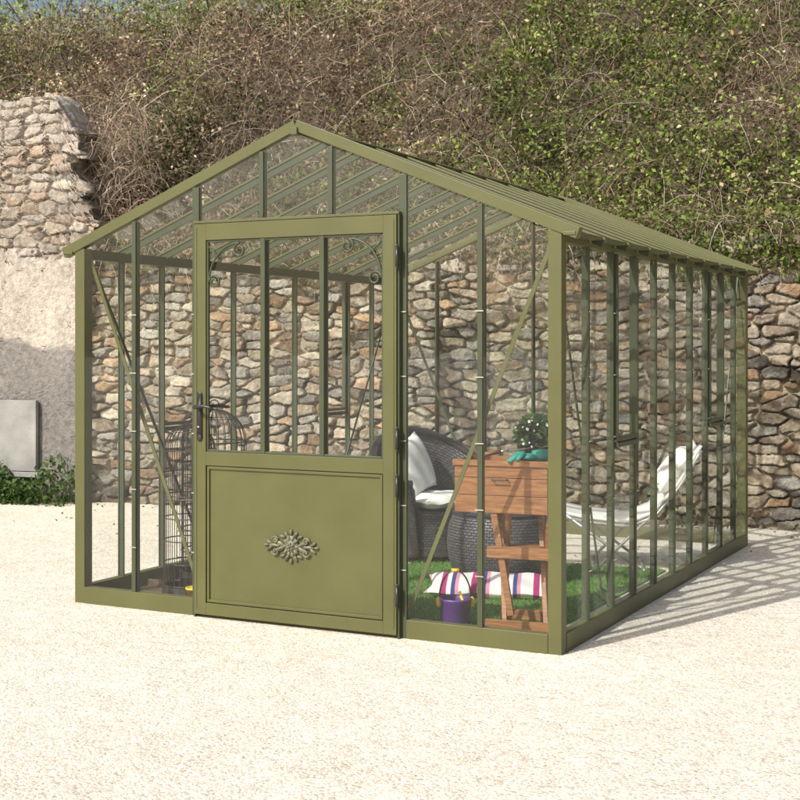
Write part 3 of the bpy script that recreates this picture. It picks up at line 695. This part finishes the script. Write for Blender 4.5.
els[0].position=0; els[0].color=(.7,.68,.65,1); els[1].position=.4; els[1].color=(.38,.02,.14,1)
for p_,c_ in((.6,(.7,.68,.65,1)),(.75,(.03,.05,.18,1)),(.88,(.6,.25,.35,1))):
    q_=els.new(p_); q_.color=c_
nt.links.new(fr_.outputs[0],r.inputs[0]); nt.links.new(r.outputs[0],b.inputs['Base Color']); b.inputs['Roughness'].default_value=.9
mb=MB(); mb.pillow(.78,.36,.10,Matrix.Identity(4),m,18); mb.obj('striped_cushion',smooth=True,loc=(.54,8.05,.07),rot=(math.radians(8),0,-.12))
PT=empty('wooden_planter_table',(.575,7.17,0),-.36)
b_=MB(); w_,d_=.50,.30; zb,zt_=.625,.90
for sy in(-1,1):
    for j in range(3): 
        z_=zb+j*.092; b_.box((0,sy*(d_/2-.009),z_+.045),(w_,.018,.089),WOOD)
for sx_ in(-1,1):
    for j in range(3):
        z_=zb+j*.092; b_.box((sx_*(w_/2-.010),0,z_+.045),(.018,d_-.038,.088),WOOD)
    for sy in(-1,1): b_.box((sx_*(w_/2-.033),sy*(d_/2-.030),(zb+zt_)/2),(.028,.022,.27),WOOD)
b_.box((0,0,zb+.01),(w_-.04,d_-.04,.015),WOOD); b_.box((0,0,zt_-.07),(w_-.04,d_-.04,.01),TERRA)
b_.box((0,-d_/2-.006,zt_-.015),(w_+.02,.01,.03),WOOD)
b_.tube([(-.04,-d_/2-.005,.80),(-.04,-d_/2-.03,.80),(.04,-d_/2-.03,.80),(.04,-d_/2-.005,.80)],.005,BLACK,6)
for x_ in(-.02,.20):
    for sg in(-1,1):
        b_.beam((x_-.05*sg+.0,sg*.10,.63),(x_+.05*sg,-sg*.15,.0),.045,.024,WOOD,up=(1,0,0))
b_.box((.10,-.04,.43),(.32,.22,.022),WOOD); b_.box((.10,-.16,.425),(.34,.02,.06),WOOD)
b_.box((.09,-.155,.045),(.34,.022,.055),WOOD); b_.box((.09,.155,.045),(.34,.022,.055),WOOD)
b_.beam((-.04,-.13,.62),(.06,-.16,.10),.034,.02,WOOD,up=(0,1,0))
b_.obj('planter',PT,bevel=.003)
b_=MB(); 
for i in range(5): 
    a=-.5+i*.25; L_=[.05,.08,.085,.08,.06][i]
    b_.tube([(.02*math.sin(a),.02*math.cos(a),.004*i),(.05*math.sin(a)*1.2,.05*math.cos(a),.02),((.05+L_)*math.sin(a)*1.1,(.05+L_)*math.cos(a),-.01-.01*i)],.012,TEAL,8,rs=[.015,.012,.009])
b_.ell((0,0,.0),(.05,.055,.02),TEAL); b_.tube([(0,-.03,0),(0,-.11,.005)],.035,TEAL,10)
b_.obj('gardening_glove',smooth=True,loc=(.67,7.06,.915),rot=(0,0,1.9))
b_=MB(); b_.tube([(0,0,0),(.12,0,.005)],.012,WOOD,8); b_.tube([(.12,0,.005),(.17,0,.0)],.005,CLIP,6); b_.grid(lambda u,v:(.17+.13*u,(v-.5)*.06*math.sin(math.pi*min(.95,.25+.7*u)),-.008*math.cos((v-.5)*3)),8,6,CLIP)
b_.obj('hand_trowel',smooth=True,loc=(.42,7.16,.915),rot=(0,-.12,.3))
E=empty('potted_plant',(.73,7.32,.80)); b_=MB(); b_.lathe((0,0,0),[(0,0),(.05,0),(.07,.11),(.075,.11),(.075,.125),(.06,.125),(.06,.1),(0,.1)],simple('pot_clay',(.12,.05,.03),.8),20); b_.obj('pot',E,smooth=True)
n=420; d=rand_dirs(n,.5); P=d*(.10*rng.random((n,1))**.4)*np.array([1.1,1,1.15])+np.array([0,0,.21]); leaves('leaves',P,.055,np.array([.03,.075,.018])*(.5+1.1*rng.random((n,1))),E)
n=60; d=rand_dirs(n,.5); leaves('flowers',d*.115+np.array([0,0,.21]),.018,np.tile(np.array([.7,.68,.6]),(n,1)),E,ratio=1)
n=40; twigs('stems',np.zeros((n,3))+np.array([0,0,.1]),.2,np.tile(np.array([.05,.08,.02]),(n,1)),E,w=.005,up=2,droop=.2)
b_=MB(); b_.lathe((0,0,0),[(0,.0),(.062,.0),(.066,.01),(.082,.15),(.087,.155),(.087,.165),(.078,.165),(.074,.15),(.06,.02),(0,.02)],PURPLE,28)
b_.tube([(.083*math.cos(a),.02,.155+.15*math.sin(a)) for a in np.linspace(0,math.pi,19)],.0045,BLACK,6)
b_.ell((-.088,.01,.14),(.014,.012,.03),YELLOW); b_.ell((.088,.01,.14),(.014,.012,.03),YELLOW); b_.tube([(-.02,.02,.305),(.02,.02,.305)],.010,YELLOW,8)
b_.tube([(.03,-.0,.05),(.05,-.02,.12),(.02,-.01,.20)],.008,YELLOW,6)
b_.obj('purple_bucket',smooth=True,loc=(.29,7.08,.012))
E=empty('lounge_chair',gl(2.52,2.75),GA+math.radians(-70)); b_=MB()
def sling(u,v):
    P_=[(-.62,.42),(-.35,.36),(-.05,.33),(.12,.40),(.28,.60),(.42,.84)]
    t_=v*(len(P_)-1); i=min(int(t_),len(P_)-2); f=t_-i; f=f*f*(3-2*f)*.3+f*.7
    y_=P_[i][0]*(1-f)+P_[i+1][0]*f; z_=P_[i][1]*(1-f)+P_[i+1][1]*f
    return Vector(((u-.5)*.55,y_,z_-.03*math.sin(math.pi*u)))
b_.grid(sling,8,24,WHITE); b_.obj('sling',E,smooth=True,solid=.02)
b_=MB()
for x_ in(-.285,.285):
    b_.tube([sling(.5,v)+Vector((x_,0,.0)) for v in np.linspace(0,1,20)],.011,LOUNGE,8)
    b_.tube([(x_,-.5,.40),(x_,.05,.0)],.010,LOUNGE,8); b_.tube([(x_,.22,.5),(x_,-.28,.0)],.010,LOUNGE,8)
for y_ in(.05,-.28): b_.tube([(-.285,y_,.012),(.285,y_,.012)],.010,LOUNGE,8)
b_.obj('frame',E,smooth=True)
b_=MB(); b_.pillow(.44,.36,.14,Matrix.Translation((0,.26,.66))@Matrix.Rotation(math.radians(52),4,'X'),WHITE); b_.obj('pillow',E,smooth=True)

# ---------------------------------------------------------------- light and camera
el=math.radians(41); az=(-.725,-.69)
ts=Vector((az[0]*math.cos(el),az[1]*math.cos(el),math.sin(el))).normalized()
sd=bpy.data.lights.new('sun','SUN'); sd.energy=4.6; sd.angle=math.radians(.7); sd.color=(1,.97,.925)
so=bpy.data.objects.new('sun',sd); COL.objects.link(so); so.rotation_euler=(-ts).to_track_quat('-Z','Y').to_euler()
w=bpy.data.worlds.new('World'); scene.world=w; w.use_nodes=True; nt=w.node_tree
sk=nt.nodes.new('ShaderNodeTexSky'); sk.sky_type='NISHITA'; sk.sun_disc=False; sk.sun_elevation=el; sk.sun_rotation=math.atan2(az[0],az[1])%(2*math.pi); sk.dust_density=5.0; sk.air_density=1.0; sk.ozone_density=.6
bg=nt.nodes['Background']; bg.inputs[1].default_value=.15; nt.links.new(sk.outputs[0],bg.inputs[0])
cd=bpy.data.cameras.new('camera'); cd.sensor_width=36; cd.lens=1352/800*36; cd.shift_y=-55/800; cd.clip_end=500; cd.clip_start=.1
co=bpy.data.objects.new('camera',cd); COL.objects.link(co); co.location=(0,0,1.5); co.rotation_euler=(math.pi/2,0,0); scene.camera=co
scene.view_settings.view_transform='Standard'; scene.view_settings.look='None'; scene.view_settings.exposure=0
